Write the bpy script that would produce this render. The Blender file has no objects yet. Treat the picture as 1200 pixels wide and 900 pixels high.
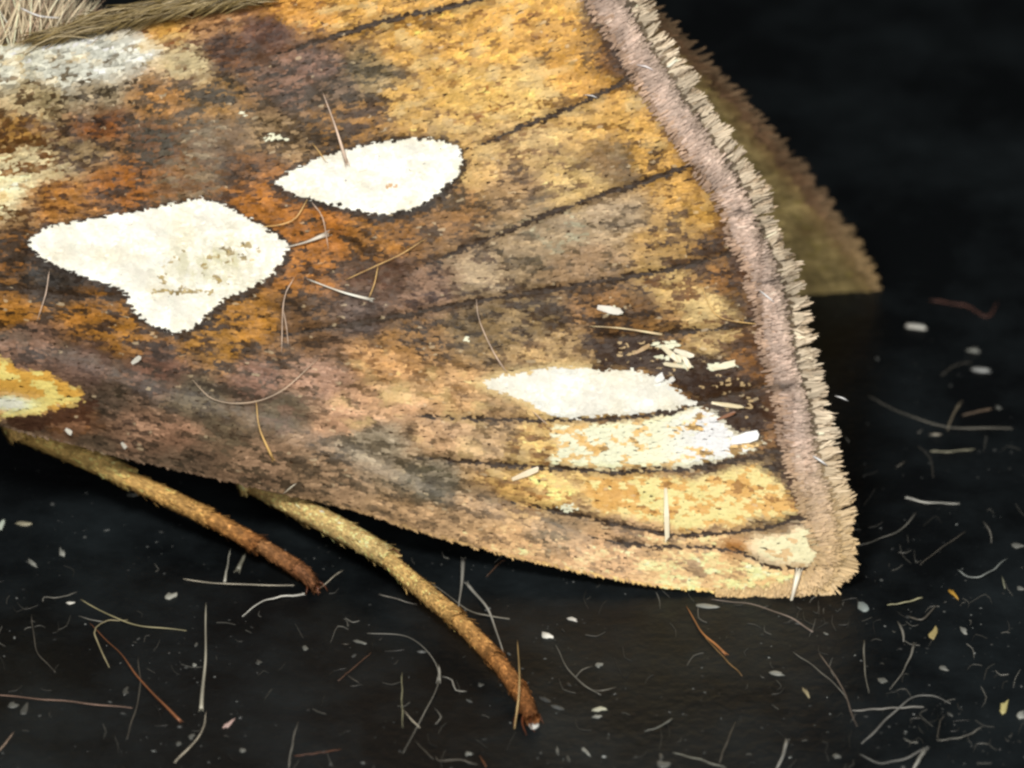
import bpy, math
import numpy as np
from mathutils import Vector, Matrix

# ------------------------------------------------------------------ frame of the place
# 1 unit = 1 cm of the real moth (magnified 100x for stability); lengths below are counted
# in steps of S (0.0015 units = 0.015 mm).  X runs along the moth towards its tail, Y away, Z up.
S = 0.0015
ELEV = math.radians(30)
CE, SE = math.cos(ELEV), math.sin(ELEV)
DIST = 8000.0
FWD = np.array([0, CE, -SE]); UP = np.array([0, SE, CE]); XA = np.array([1.0, 0, 0])
TZ = 240 * CE + 10
T0 = np.array([0, 0, TZ])                       # middle of the near wing, in steps
CAM = T0 - FWD * DIST

scene = bpy.context.scene
col = scene.collection

# ------------------------------------------------------------------ camera, world, lamps, exposure
cd = bpy.data.cameras.new('camera'); cam = bpy.data.objects.new('camera', cd); col.objects.link(cam)
cam.location = Vector((CAM * S).tolist())
cam.rotation_euler = (math.pi / 2 - ELEV, 0, 0)
cd.sensor_width = 36; cd.lens = 36 * DIST / 1200
cd.clip_start = 0.1; cd.clip_end = 200
cd.dof.use_dof = True; cd.dof.focus_distance = (DIST - 60) * S; cd.dof.aperture_fstop = 1.5
scene.camera = cam

w = bpy.data.worlds.new('World'); scene.world = w; w.use_nodes = True
w.node_tree.nodes['Background'].inputs[0].default_value = (0.9, 0.95, 1.0, 1)
w.node_tree.nodes['Background'].inputs[1].default_value = 0.03

def area(name, loc, target, size, power, colr):
    l = bpy.data.lights.new(name, 'AREA'); l.shape = 'DISK'; l.size = size; l.energy = power; l.color = colr
    o = bpy.data.objects.new(name, l); col.objects.link(o)
    o.location = loc
    d = Vector(target) - Vector(loc)
    o.rotation_euler = d.to_track_quat('-Z', 'Y').to_euler()
    return o
MID = (0, 0, 0.3)
area('key_lamp', (-1.2, -3.4, 4.8), MID, 1.3, 350, (1.0, 0.965, 0.90))
area('fill_lamp', (2.2, -5.2, 2.2), MID, 1.6, 190, (1.0, 0.97, 0.92))

scene.view_settings.view_transform = 'Standard'
scene.view_settings.look = 'None'
scene.view_settings.exposure = 0.0
scene.view_settings.gamma = 1.0
scene.render.engine = 'CYCLES'
scene.cycles.filter_width = 2.6

# ------------------------------------------------------------------ helpers
rng = np.random.default_rng(7)
def lin(c):
    c = np.asarray(c, float) / 255.0
    return np.where(c <= 0.04045, c / 12.92, ((c + 0.055) / 1.055) ** 2.4)

def lattice_noise(seed, n=256):
    g = np.random.default_rng(seed).random((n, n))
    def f(x, y):
        x = np.asarray(x, float); y = np.asarray(y, float)
        xi = np.floor(x).astype(int); yi = np.floor(y).astype(int)
        fx = x - xi; fy = y - yi
        fx = fx * fx * (3 - 2 * fx); fy = fy * fy * (3 - 2 * fy)
        a = g[xi % n, yi % n]; b = g[(xi + 1) % n, yi % n]; c = g[xi % n, (yi + 1) % n]; d = g[(xi + 1) % n, (yi + 1) % n]
        return (a * (1 - fx) + b * fx) * (1 - fy) + (c * (1 - fx) + d * fx) * fy - 0.5
    return f
N1, N2, N3, N4, N5 = [lattice_noise(i + 11) for i in range(5)]

def seg_dist(u, v, pts):
    """distance to a polyline, and position along it"""
    u = np.asarray(u, float); v = np.asarray(v, float)
    best = np.full(u.shape, 1e9)
    for (x0, y0), (x1, y1) in zip(pts[:-1], pts[1:]):
        dx, dy = x1 - x0, y1 - y0
        t = np.clip(((u - x0) * dx + (v - y0) * dy) / (dx * dx + dy * dy + 1e-9), 0, 1)
        d = np.hypot(u - x0 - t * dx, v - y0 - t * dy)
        best = np.minimum(best, d)
    return best

def inside(u, v, poly):
    u = np.asarray(u, float); v = np.asarray(v, float)
    r = np.zeros(u.shape, bool)
    n = len(poly)
    for i in range(n):
        x0, y0 = poly[i]; x1, y1 = poly[(i + 1) % n]
        c = ((y0 > v) != (y1 > v))
        xx = (x1 - x0) * (v - y0) / ((y1 - y0) if y1 != y0 else 1e-9) + x0
        r ^= c & (u < xx)
    return r

def signed(u, v, poly):
    d = seg_dist(u, v, list(poly) + [poly[0]])
    return np.where(inside(u, v, poly), -d, d)

def spline(pts, step=4.0):
    P = np.asarray(pts, float)
    if len(P) == 2:
        n = max(2, int(np.linalg.norm(P[1] - P[0]) / step) + 1)
        t = np.linspace(0, 1, n)[:, None]
        return P[0] * (1 - t) + P[1] * t
    Q = np.vstack([2 * P[0] - P[1], P, 2 * P[-1] - P[-2]])
    out = []
    for i in range(1, len(Q) - 2):
        n = max(2, int(np.linalg.norm(Q[i + 1] - Q[i]) / step))
        t = np.linspace(0, 1, n, endpoint=False)[:, None]
        a, b, c, d = Q[i - 1], Q[i], Q[i + 1], Q[i + 2]
        out.append(0.5 * (2 * b + (c - a) * t + (2 * a - 5 * b + 4 * c - d) * t ** 2 + (3 * b - a - 3 * c + d) * t ** 3))
    out.append(P[-1:])
    return np.vstack(out)

def attr_material(name, rough=0.5, spec=0.35, sheen=0.0, transl=0.0):
    m = bpy.data.materials.new(name); m.use_nodes = True
    nt = m.node_tree; b = nt.nodes['Principled BSDF']
    a = nt.nodes.new('ShaderNodeVertexColor'); a.layer_name = 'tint'
    nt.links.new(a.outputs['Color'], b.inputs['Base Color'])
    b.inputs['Roughness'].default_value = rough
    b.inputs['Specular IOR Level'].default_value = spec
    b.inputs['Sheen Weight'].default_value = sheen
    return m

def plain_material(name, rgb, rough=0.5, spec=0.3, noise=40.0, amt=0.35):
    m = bpy.data.materials.new(name); m.use_nodes = True
    nt = m.node_tree; b = nt.nodes['Principled BSDF']
    tc = nt.nodes.new('ShaderNodeTexCoord'); n = nt.nodes.new('ShaderNodeTexNoise')
    n.inputs['Scale'].default_value = noise; n.inputs['Detail'].default_value = 5
    r = nt.nodes.new('ShaderNodeValToRGB')
    c = lin(rgb)
    r.color_ramp.elements[0].position = 0.3; r.color_ramp.elements[1].position = 0.7
    r.color_ramp.elements[0].color = (*(c * (1 - amt)), 1); r.color_ramp.elements[1].color = (*np.minimum(c * (1 + amt), 0.9), 1)
    nt.links.new(tc.outputs['Object'], n.inputs['Vector']); nt.links.new(n.outputs['Fac'], r.inputs['Fac'])
    nt.links.new(r.outputs['Color'], b.inputs['Base Color'])
    b.inputs['Roughness'].default_value = rough; b.inputs['Specular IOR Level'].default_value = spec
    return m

M_SCALE = attr_material('wing_scales', 0.55, 0.30)
M_SILVER = attr_material('silver_scales', 0.40, 0.5)
M_FRINGE = attr_material('fringe_scales', 0.6, 0.25)
M_HAIR = attr_material('hair', 0.42, 0.5)
M_MEMB = plain_material('wing_membrane', (70, 48, 28), 0.6, 0.2, 30)
M_BODY = plain_material('body_cuticle', (92, 74, 52), 0.7, 0.2, 20)
M_FAR = plain_material('wing_underside', (150, 134, 80), 0.6, 0.2, 14, 0.3)

def mesh_obj(name, V, F, mat, parent=None, colors=None, smooth=True, origin=None):
    V = np.asarray(V, float) * S
    if origin is not None:
        og = np.asarray(origin, float) * S
        V = V - og
    me = bpy.data.meshes.new(name)
    me.from_pydata(V.tolist(), [], F if isinstance(F, list) else F.tolist())
    if colors is not None:
        ca = me.color_attributes.new('tint', 'FLOAT_COLOR', 'POINT')
        c4 = np.ones((len(V), 4), np.float32); c4[:, :3] = colors
        ca.data.foreach_set('color', c4.ravel())
    if smooth: me.polygons.foreach_set('use_smooth', [True] * len(me.polygons))
    me.materials.append(mat); me.update()
    o = bpy.data.objects.new(name, me); col.objects.link(o)
    if origin is not None: o.location = Vector(og.tolist())
    if parent is not None:
        o.parent = parent
        if parent.type == 'EMPTY': o.matrix_parent_inverse = Matrix.Translation(-parent.location)
    return o

def tag(o, label, cat, group=None):
    o['label'] = label; o['category'] = cat
    if group: o['group'] = group
    return o

# ------------------------------------------------------------------ wing plane and ground
RIDGE_SLOPE = -0.19
def ridge(u): return 56 + RIDGE_SLOPE * np.asarray(u, float)
MARGIN = [(652, -68), (692, 0), (720, 48), (745, 86), (775, 132), (800, 172), (828, 212), (850, 252), (868, 300), (884, 345),
          (895, 400), (906, 450), (919, 500), (931, 550), (944, 600), (958, 640), (962, 656)]
COSTA = [(-140, 452), (0, 500), (60, 515), (130, 533), (200, 549), (300, 572), (400, 594), (500, 626), (600, 652), (700, 674),
         (780, 687), (850, 692), (900, 690), (935, 682), (952, 670), (962, 656)]
mx, my = np.array(MARGIN).T; cx_, cy_ = np.array(COSTA).T
def top(u): return np.where(np.asarray(u) < 652, ridge(u), np.interp(u, mx, my))
def bottom(u): return np.interp(u, cx_, cy_)

VEINS = [
 [(300, 72), (370, 50), (440, 28), (500, 14), (550, 3), (600, -14)],
 [(536, 178), (575, 165), (620, 145), (680, 122), (720, 102), (746, 84)],
 [(480, 318), (545, 290), (640, 252), (700, 230), (760, 212), (812, 192)],
 [(330, 392), (420, 378), (500, 364), (560, 352), (640, 340), (700, 330), (780, 318), (868, 294)],
 [(700, 398), (760, 392), (800, 389), (850, 384), (892, 372)],
 [(470, 486), (560, 490), (640, 492), (720, 491), (780, 483), (822, 471), (860, 462), (905, 452)],
 [(490, 536), (560, 542), (640, 548), (720, 553), (800, 549), (870, 537), (930, 526)],
 [(590, 585), (640, 596), (700, 609), (780, 626), (850, 624), (900, 617), (946, 606)],
 [(690, 628), (760, 640), (830, 640), (868, 646), (900, 664), (955, 668)],
 [(-140, 318), (0, 335), (70, 346), (138, 349)],
]
FOLD = [(-140, 350), (0, 388), (100, 415), (200, 450), (330, 488), (430, 530), (500, 565), (600, 592), (690, 628)]

def relief(u, v):
    u = np.asarray(u, float); v = np.asarray(v, float)
    h = -26 * ((v - 300) / 380.0) ** 2 * np.where(v > 300, 1 - .75 * np.clip((u - 300) / 400, 0, 1), 1)
    d = bottom(u) - v
    lw = np.clip((700 - u) / 520, 0.06, 1)
    wd = 60 + 70 * lw
    k = np.clip(1 - d / wd, 0, 1.3)
    h = h - 46 * lw * k ** 2.2
    h = h - 7 * np.exp(-(seg_dist(u, v, FOLD) / 16) ** 2)
    dt = v - top(u)
    h = h - 16 * np.exp(-np.clip(dt, -30, 400) / 22) * (np.asarray(u) < 640)
    for p in VEINS: h = h - 2.2 * np.exp(-(seg_dist(u, v, p) / 5) ** 2)
    h = h + 10 * N1(u / 95, v / 70) + 4.5 * N2(u / 33, v / 26) + 1.5 * N3(u / 11, v / 9)
    base = np.clip((230 - u) / 230, 0, 1) * np.exp(-((v - ridge(u) - 55) / 60) ** 2)
    return h + 14 * base * (1 + 1.4 * N4(u / 22, v / 18))

def W(u, v, h=0.0):
    """a point of the near wing: u along, v across, h off its face"""
    u, v, h = np.broadcast_arrays(np.asarray(u, float), np.asarray(v, float), np.asarray(h, float))
    return T0 + (u - 600)[..., None] * XA - (v - 450)[..., None] * UP - h[..., None] * FWD

def G(u, v, z=0.0):
    """a point of the black surface (or z above it) on the line of sight of plan position u, v"""
    p = W(u, v); z = np.broadcast_to(np.asarray(z, float), p.shape[:-1])
    d = p - CAM
    t = (z - CAM[2]) / d[..., 2]
    return CAM + d * t[..., None]

# ------------------------------------------------------------------ the black surface
def surface_material():
    m = bpy.data.materials.new('black_plastic'); m.use_nodes = True
    nt = m.node_tree; b = nt.nodes['Principled BSDF']
    tc = nt.nodes.new('ShaderNodeTexCoord')
    n = nt.nodes.new('ShaderNodeTexNoise'); n.inputs['Scale'].default_value = 3.2; n.inputs['Detail'].default_value = 8; n.inputs['Roughness'].default_value = 0.65
    r = nt.nodes.new('ShaderNodeValToRGB')
    r.color_ramp.elements[0].position = 0.42; r.color_ramp.elements[0].color = (0.0030, 0.0038, 0.0044, 1)
    r.color_ramp.elements[1].position = 0.74; r.color_ramp.elements[1].color = (0.014, 0.0185, 0.021, 1)
    n2 = nt.nodes.new('ShaderNodeTexNoise'); n2.inputs['Scale'].default_value = 120; n2.inputs['Detail'].default_value = 3
    r2 = nt.nodes.new('ShaderNodeValToRGB')
    r2.color_ramp.elements[0].position = 0.66; r2.color_ramp.elements[0].color = (0, 0, 0, 1)
    r2.color_ramp.elements[1].position = 0.85; r2.color_ramp.elements[1].color = (0.03, 0.034, 0.036, 1)
    mix = nt.nodes.new('ShaderNodeMixRGB'); mix.blend_type = 'ADD'; mix.inputs[0].default_value = 0.6
    bp = nt.nodes.new('ShaderNodeBump'); bp.inputs['Strength'].default_value = 0.25; bp.inputs['Distance'].default_value = 0.01
    n3 = nt.nodes.new('ShaderNodeTexNoise'); n3.inputs['Scale'].default_value = 45; n3.inputs['Detail'].default_value = 6
    for x in (n, n2, n3): nt.links.new(tc.outputs['Object'], x.inputs['Vector'])
    nt.links.new(n.outputs['Fac'], r.inputs['Fac']); nt.links.new(n2.outputs['Fac'], r2.inputs['Fac'])
    nt.links.new(r.outputs['Color'], mix.inputs[1]); nt.links.new(r2.outputs['Color'], mix.inputs[2])
    nt.links.new(mix.outputs['Color'], b.inputs['Base Color'])
    nt.links.new(n3.outputs['Fac'], bp.inputs['Height']); nt.links.new(bp.outputs['Normal'], b.inputs['Normal'])
    b.inputs['Roughness'].default_value = 0.38; b.inputs['Specular IOR Level'].default_value = 0.16
    return m
gs = 24
gx = np.linspace(-6000, 6000, gs + 1); gy = np.linspace(-3500, 8000, gs + 1)
GV = np.array([(x, y, 0.0) for y in gy for x in gx])
GF = [(j * (gs + 1) + i, j * (gs + 1) + i + 1, (j + 1) * (gs + 1) + i + 1, (j + 1) * (gs + 1) + i) for j in range(gs) for i in range(gs)]
ground = mesh_obj('black_surface', GV, GF, surface_material())
ground['kind'] = 'structure'; ground['label'] = 'scuffed black plastic surface dusted with loose scales'

# ------------------------------------------------------------------ the moth: root and body
moth = bpy.data.objects.new('moth', None); col.objects.link(moth)
moth.location = Vector((G(300, 690) * S).tolist()); moth.empty_display_size = 0.1
tag(moth, 'brown and gold moth with steep roof-like wings and silvery white spots', 'moth')

def loft(centres, radii, n=28):
    V = []; F = []
    C = np.asarray(centres, float)
    for i, (c, (ry, rz)) in enumerate(zip(C, radii)):
        for k in range(n):
            a = 2 * math.pi * k / n
            V.append(c + np.array([0, ry * math.cos(a), rz * math.sin(a)]))
    m = len(C)
    for i in range(m - 1):
        for k in range(n):
            F.append((i * n + k, i * n + (k + 1) % n, (i + 1) * n + (k + 1) % n, (i + 1) * n + k))
    V.append(C[0]); V.append(C[-1])
    for k in range(n):
        F.append((m * n, (k + 1) % n, k)); F.append((m * n + 1, (m - 1) * n + k, (m - 1) * n + (k + 1) % n))
    return np.array(V), F
bc = []; br = []
for u, v, back, r in [(-395, 262, 175, 8), (-385, 262, 175, 45), (-350, 262, 175, 82), (-300, 255, 178, 95), (-262, 250, 180, 84), (-240, 246, 184, 95), (-190, 226, 195, 150), (-110, 205, 200, 182),
                      (-30, 208, 196, 172), (50, 232, 186, 142), (110, 258, 172, 112), (200, 268, 165, 112), (300, 270, 165, 112), (400, 268, 162, 104),
                      (500, 262, 158, 88), (580, 258, 150, 62), (625, 256, 145, 34), (640, 256, 144, 8)]:
    bc.append(W(u, v, -back)); br.append((r * 0.94, r))
BV, BF = loft(bc, br)
BV = BV + (0.02 * 90) * np.stack([N1(BV[:, 0] / 20, BV[:, 2] / 20), N2(BV[:, 0] / 20, BV[:, 1] / 20), N3(BV[:, 1] / 20, BV[:, 2] / 20)], 1)
body = mesh_obj('body', BV, BF, M_BODY, moth)

# ------------------------------------------------------------------ near forewing membrane
def sheet(fn, us, tops, bots, nv, thick):
    """closed thin sheet from top(u) to bottom(u)"""
    nu = len(us); V = []; F = []
    for side in (0, 1):
        for i, u in enumerate(us):
            vv = np.linspace(tops[i], bots[i], nv)
            V.append(fn(np.full(nv, u), vv, -thick * side))
    V = np.vstack(V); n0 = nu * nv
    for i in range(nu - 1):
        for j in range(nv - 1):
            a = i * nv + j
            F.append((a, a + 1, a + nv + 1, a + nv)); F.append((n0 + a, n0 + a + nv, n0 + a + nv + 1, n0 + a + 1))
    for i in range(nu - 1):
        a = i * nv; F.append((a, a + nv, n0 + a + nv, n0 + a))
        a = i * nv + nv - 1; F.append((a, n0 + a, n0 + a + nv, a + nv))
    for j in range(nv - 1):
        F.append((j, n0 + j, n0 + j + 1, j + 1))
        a = (nu - 1) * nv + j; F.append((a, a + 1, n0 + a + 1, n0 + a))
    return V, F
us = np.concatenate([np.linspace(-140, 940, 136), np.linspace(944, 961, 5)])
wing_fn = lambda u, v, o: W(u, v, relief(u, v) - 2.0 + o)
V, F = sheet(wing_fn, us, top(us), bottom(us), 74, 4.0)
wing = mesh_obj('forewing', V, F, M_MEMB, moth)
wing['label'] = 'near forewing patterned rust, gold and cream with white spots'

# ------------------------------------------------------------------ pattern of the wing
SPOT_A = [(33, 288), (36, 279), (48, 268), (100, 258), (165, 247), (205, 239), (232, 234), (262, 240), (300, 262), (332, 284), (333, 294), (329, 306), (316, 322), (292, 337), (267, 345),
          (253, 356), (240, 371), (227, 382), (208, 390), (190, 386), (173, 378), (158, 367), (150, 356), (144, 344), (132, 336), (100, 325), (70, 313), (45, 302)]
SPOT_B = [(320, 213), (335, 203), (360, 190), (400, 178), (440, 168), (485, 163), (515, 166), (535, 175), (540, 190), (533, 207), (515, 225), (490, 242),
          (460, 250), (443, 253), (425, 248), (385, 240), (350, 231), (328, 222)]
SPOT_C = [(561, 450), (585, 441), (620, 436), (650, 430), (690, 433), (740, 434), (770, 442), (790, 455), (802, 464), (818, 470), (790, 478), (750, 484),
          (700, 487), (665, 489), (640, 486), (625, 476), (612, 467), (590, 460)]
CREAM = [(655, 503), (740, 496), (800, 484), (836, 477), (862, 500), (888, 512), (872, 530), (800, 545), (720, 549), (650, 544), (640, 520)]
CREAM2 = [(690, 560), (800, 557), (885, 545), (915, 565), (938, 588), (938, 602), (860, 616), (790, 620), (720, 604), (680, 585)]
APEX = [(868, 632), (950, 615), (985, 640), (970, 664), (905, 662), (880, 650)]
YELLOW = [(-60, 415), (0, 424), (50, 438), (96, 461), (88, 472), (50, 480), (22, 487), (-60, 490)]
DARK = [(690, 400), (755, 397), (800, 412), (845, 425), (880, 455), (898, 490), (882, 505), (850, 486), (822, 466), (790, 447), (752, 432), (700, 428)]

CTRL = [  # u, v, main colour, second colour, share of the second
 (-100, 90, (180,172,155), (140,120,95), .3), (-100, 230, (160,120,70), (110,70,35), .4), (-100, 350, (140,85,35), (85,55,30), .4), (-100, 440, (110,85,70), (85,68,55), .4),
 (20, 75, (200,195,178), (150,130,105), .2), (60, 85, (198,194,180), (140,122,96), .2), (100, 72, (205,202,190), (140,125,105), .15), (150, 62, (202,198,186), (130,112,84), .15),
 (190, 42, (200,146,60), (150,80,30), .4), (215, 70, (185,164,122), (120,80,40), .35), (265, 60, (110,60,30), (80,45,30), .5),
 (260, 25, (165,108,72), (120,70,40), .4), (310, 40, (95,60,45), (140,95,70), .4), (350, 15, (205,142,52), (150,88,35), .3), (420, 12, (205,150,60), (150,95,35), .35),
 (40, 120, (172,150,108), (110,85,55), .3), (110, 115, (160,140,110), (90,75,55), .4), (180, 115, (175,122,62), (110,85,60), .45),
 (250, 115, (150,110,60), (95,80,60), .5), (330, 100, (130,95,75), (90,70,55), .5), (360, 80, (130,96,80), (100,75,60), .4), (390, 105, (120,95,75), (85,68,50), .5),
 (20, 160, (160,104,48), (120,70,30), .5), (45, 190, (192,172,130), (130,85,40), .45), (10, 215, (226,212,168), (160,110,50), .35), (85, 180, (145,118,80), (95,70,45), .5),
 (110, 145, (125,66,28), (75,50,35), .5), (180, 170, (112,76,48), (85,75,60), .5), (250, 165, (110,85,60), (146,126,100), .4), (320, 160, (156,126,90), (100,75,45), .5),
 (390, 150, (135,86,45), (90,70,50), .5), (60, 230, (160,94,34), (110,60,25), .4), (140, 215, (158,86,28), (90,60,35), .4), (220, 205, (122,84,48), (140,115,85), .45),
 (290, 195, (120,80,45), (85,60,40), .5), (300, 230, (172,97,33), (110,60,25), .3), (20, 300, (130,75,30), (80,50,30), .5), (370, 270, (166,92,30), (90,55,25), .35),
 (350, 310, (170,96,30), (90,50,20), .35), (60, 330, (75,60,45), (55,45,35), .5), (20, 365, (170,102,34), (100,60,25), .4), (100, 365, (166,98,30), (100,60,25), .4),
 (140, 390, (156,94,30), (85,55,30), .4), (250, 400, (166,104,35), (90,60,30), .4), (300, 375, (176,108,35), (90,55,25), .35), (350, 380, (115,82,52), (85,65,50), .4),
 (30, 400, (140,105,85), (95,75,65), .4), (100, 420, (102,77,66), (125,95,80), .4), (180, 430, (116,82,66), (90,70,60), .5), (130, 470, (96,77,62), (80,65,50), .4),
 (80, 497, (140,98,70), (165,110,65), .3), (40, 500, (112,87,66), (90,70,55), .4), (150, 500, (156,118,92), (105,80,65), .4), (200, 510, (162,120,93), (115,88,68), .35),
 (260, 500, (104,84,64), (130,110,85), .4), (230, 470, (112,97,77), (90,75,60), .4), (330, 480, (114,98,78), (140,110,90), .4), (300, 450, (132,97,80), (95,75,60), .4),
 (370, 440, (168,127,102), (120,90,65), .35), (300, 540, (146,114,88), (105,85,65), .4), (200, 540, (122,98,78), (92,76,60), .4), (100, 520, (104,84,66), (82,68,54), .4), (380, 560, (156,124,94), (110,90,70), .4), (400, 490, (180,138,106), (130,100,75), .3),
 (450, 430, (186,138,84), (150,105,60), .35), (460, 470, (186,144,106), (150,115,80), .3), (430, 520, (142,127,106), (110,95,75), .4), (520, 510, (176,139,102), (130,100,70), .3),
 (520, 460, (186,144,96), (150,110,65), .35), (560, 520, (172,140,103), (120,95,65), .35), (500, 562, (132,118,98), (100,90,70), .45), (480, 598, (172,136,98), (132,106,80), .35),
 (560, 592, (176,140,102), (135,108,80), .35), (600, 575, (205,158,84), (165,120,70), .4), (650, 622, (168,140,104), (125,104,78), .4), (700, 650, (196,160,117), (150,120,90), .35), (800, 665, (218,182,128), (165,134,100), .3),
 (880, 680, (232,196,134), (190,150,105), .3), (600, 642, (190,154,108), (145,115,85), .35), (640, 570, (225,184,104), (175,122,60), .4), (640, 525, (205,165,95), (160,115,65), .45),
 (430, 90, (150,124,84), (100,85,60), .5), (420, 140, (150,97,52), (95,70,50), .45), (480, 60, (208,154,64), (165,105,40), .35), (560, 50, (216,158,62), (170,110,45), .3), (600, 10, (212,156,64), (160,105,42), .3),
 (640, 40, (206,150,60), (145,95,35), .35), (665, 80, (204,146,54), (140,90,32), .35), (480, 120, (204,156,76), (150,110,55), .35), (550, 110, (220,172,84), (170,112,45), .3),
 (620, 110, (224,178,94), (165,107,45), .3), (690, 100, (208,150,60), (150,95,35), .35), (725, 70, (130,85,40), (85,55,30), .4), (560, 195, (198,156,92), (145,107,60), .35), (620, 170, (192,155,98), (150,110,65), .35),
 (680, 150, (204,158,84), (155,112,55), .35), (740, 140, (208,156,72), (150,95,40), .35), (765, 180, (205,152,66), (120,75,30), .35), (712, 190, (128,96,56), (165,134,92), .45),
 (600, 222, (166,130,88), (115,85,55), .4), (520, 232, (146,104,60), (100,75,45), .4), (670, 212, (192,156,94), (140,105,65), .35), (450, 280, (156,94,40), (100,60,30), .4),
 (520, 262, (146,104,60), (100,70,40), .4), (600, 290, (156,130,98), (110,90,65), .4), (650, 268, (160,135,104), (194,180,146), .25), (720, 255, (166,140,109), (120,95,65), .35),
 (560, 322, (166,140,108), (115,90,70), .4), (500, 340, (132,102,82), (90,65,55), .45), (450, 330, (98,67,50), (120,90,70), .4), (420, 370, (102,82,72), (80,60,50), .4),
 (480, 395, (146,104,56), (85,60,35), .45), (560, 387, (128,102,66), (85,65,40), .45), (620, 372, (134,108,72), (90,65,40), .45), (700, 360, (146,104,62), (80,55,35), .45),
 (640, 415, (176,140,90), (135,100,60), .4), (680, 310, (150,119,87), (110,85,55), .4), (780, 275, (178,136,72), (110,75,35), .4), (800, 220, (200,148,64), (150,95,40), .35), (825, 245, (196,144,56), (130,80,30), .4), (842, 290, (130,80,30), (80,45,20), .45),
 (790, 335, (182,146,84), (120,80,40), .4), (845, 330, (150,100,45), (90,50,20), .45), (865, 352, (118,74,34), (80,48,22), .4), (828, 360, (196,164,104), (140,95,45), .4), (740, 372, (122,76,40), (75,45,25), .45),
 (780, 385, (155,112,62), (90,55,30), .45), (840, 402, (188,152,94), (130,85,40), .4), (872, 412, (150,98,42), (95,55,25), .4), (872, 440, (150,88,33), (95,55,25), .4),
 (888, 478, (154,96,40), (90,50,20), .4), (905, 505, (145,102,60), (100,68,40), .4), (908, 540, (120,95,65), (80,60,45), .5), (922, 578, (116,92,64), (70,50,35), .5),
]
cu = np.array([c[0] for c in CTRL], float); cv = np.array([c[1] for c in CTRL], float)
cA = np.array([lin(c[2]) for c in CTRL]); cB = np.array([lin(c[3]) for c in CTRL]); cM = np.array([c[4] for c in CTRL])
ALB = 0.86
for arr in (cA, cB):      # rust scales lean to yellow, not red
    k = (arr[:, 1] / arr[:, 0] < .40) & (arr[:, 2] / arr[:, 0] < .2)
    arr[k, 1] *= 1.16; arr[k, 0] *= .96
low = (cv > 415) & (cv < 535) & (cu > 380) & (cu < 590)
cA[low] *= np.array([1.16, 1.13, 1.10]); cB[low] *= 1.14
low = (cv > 440) & (cu > 380)
cA[low] *= 1.10; cB[low] *= 1.12
low = (cv > 600) & (cu > 550)
cA[low] *= np.array([1.2, 1.1, 1.08]); cB[low] *= 1.2

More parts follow.
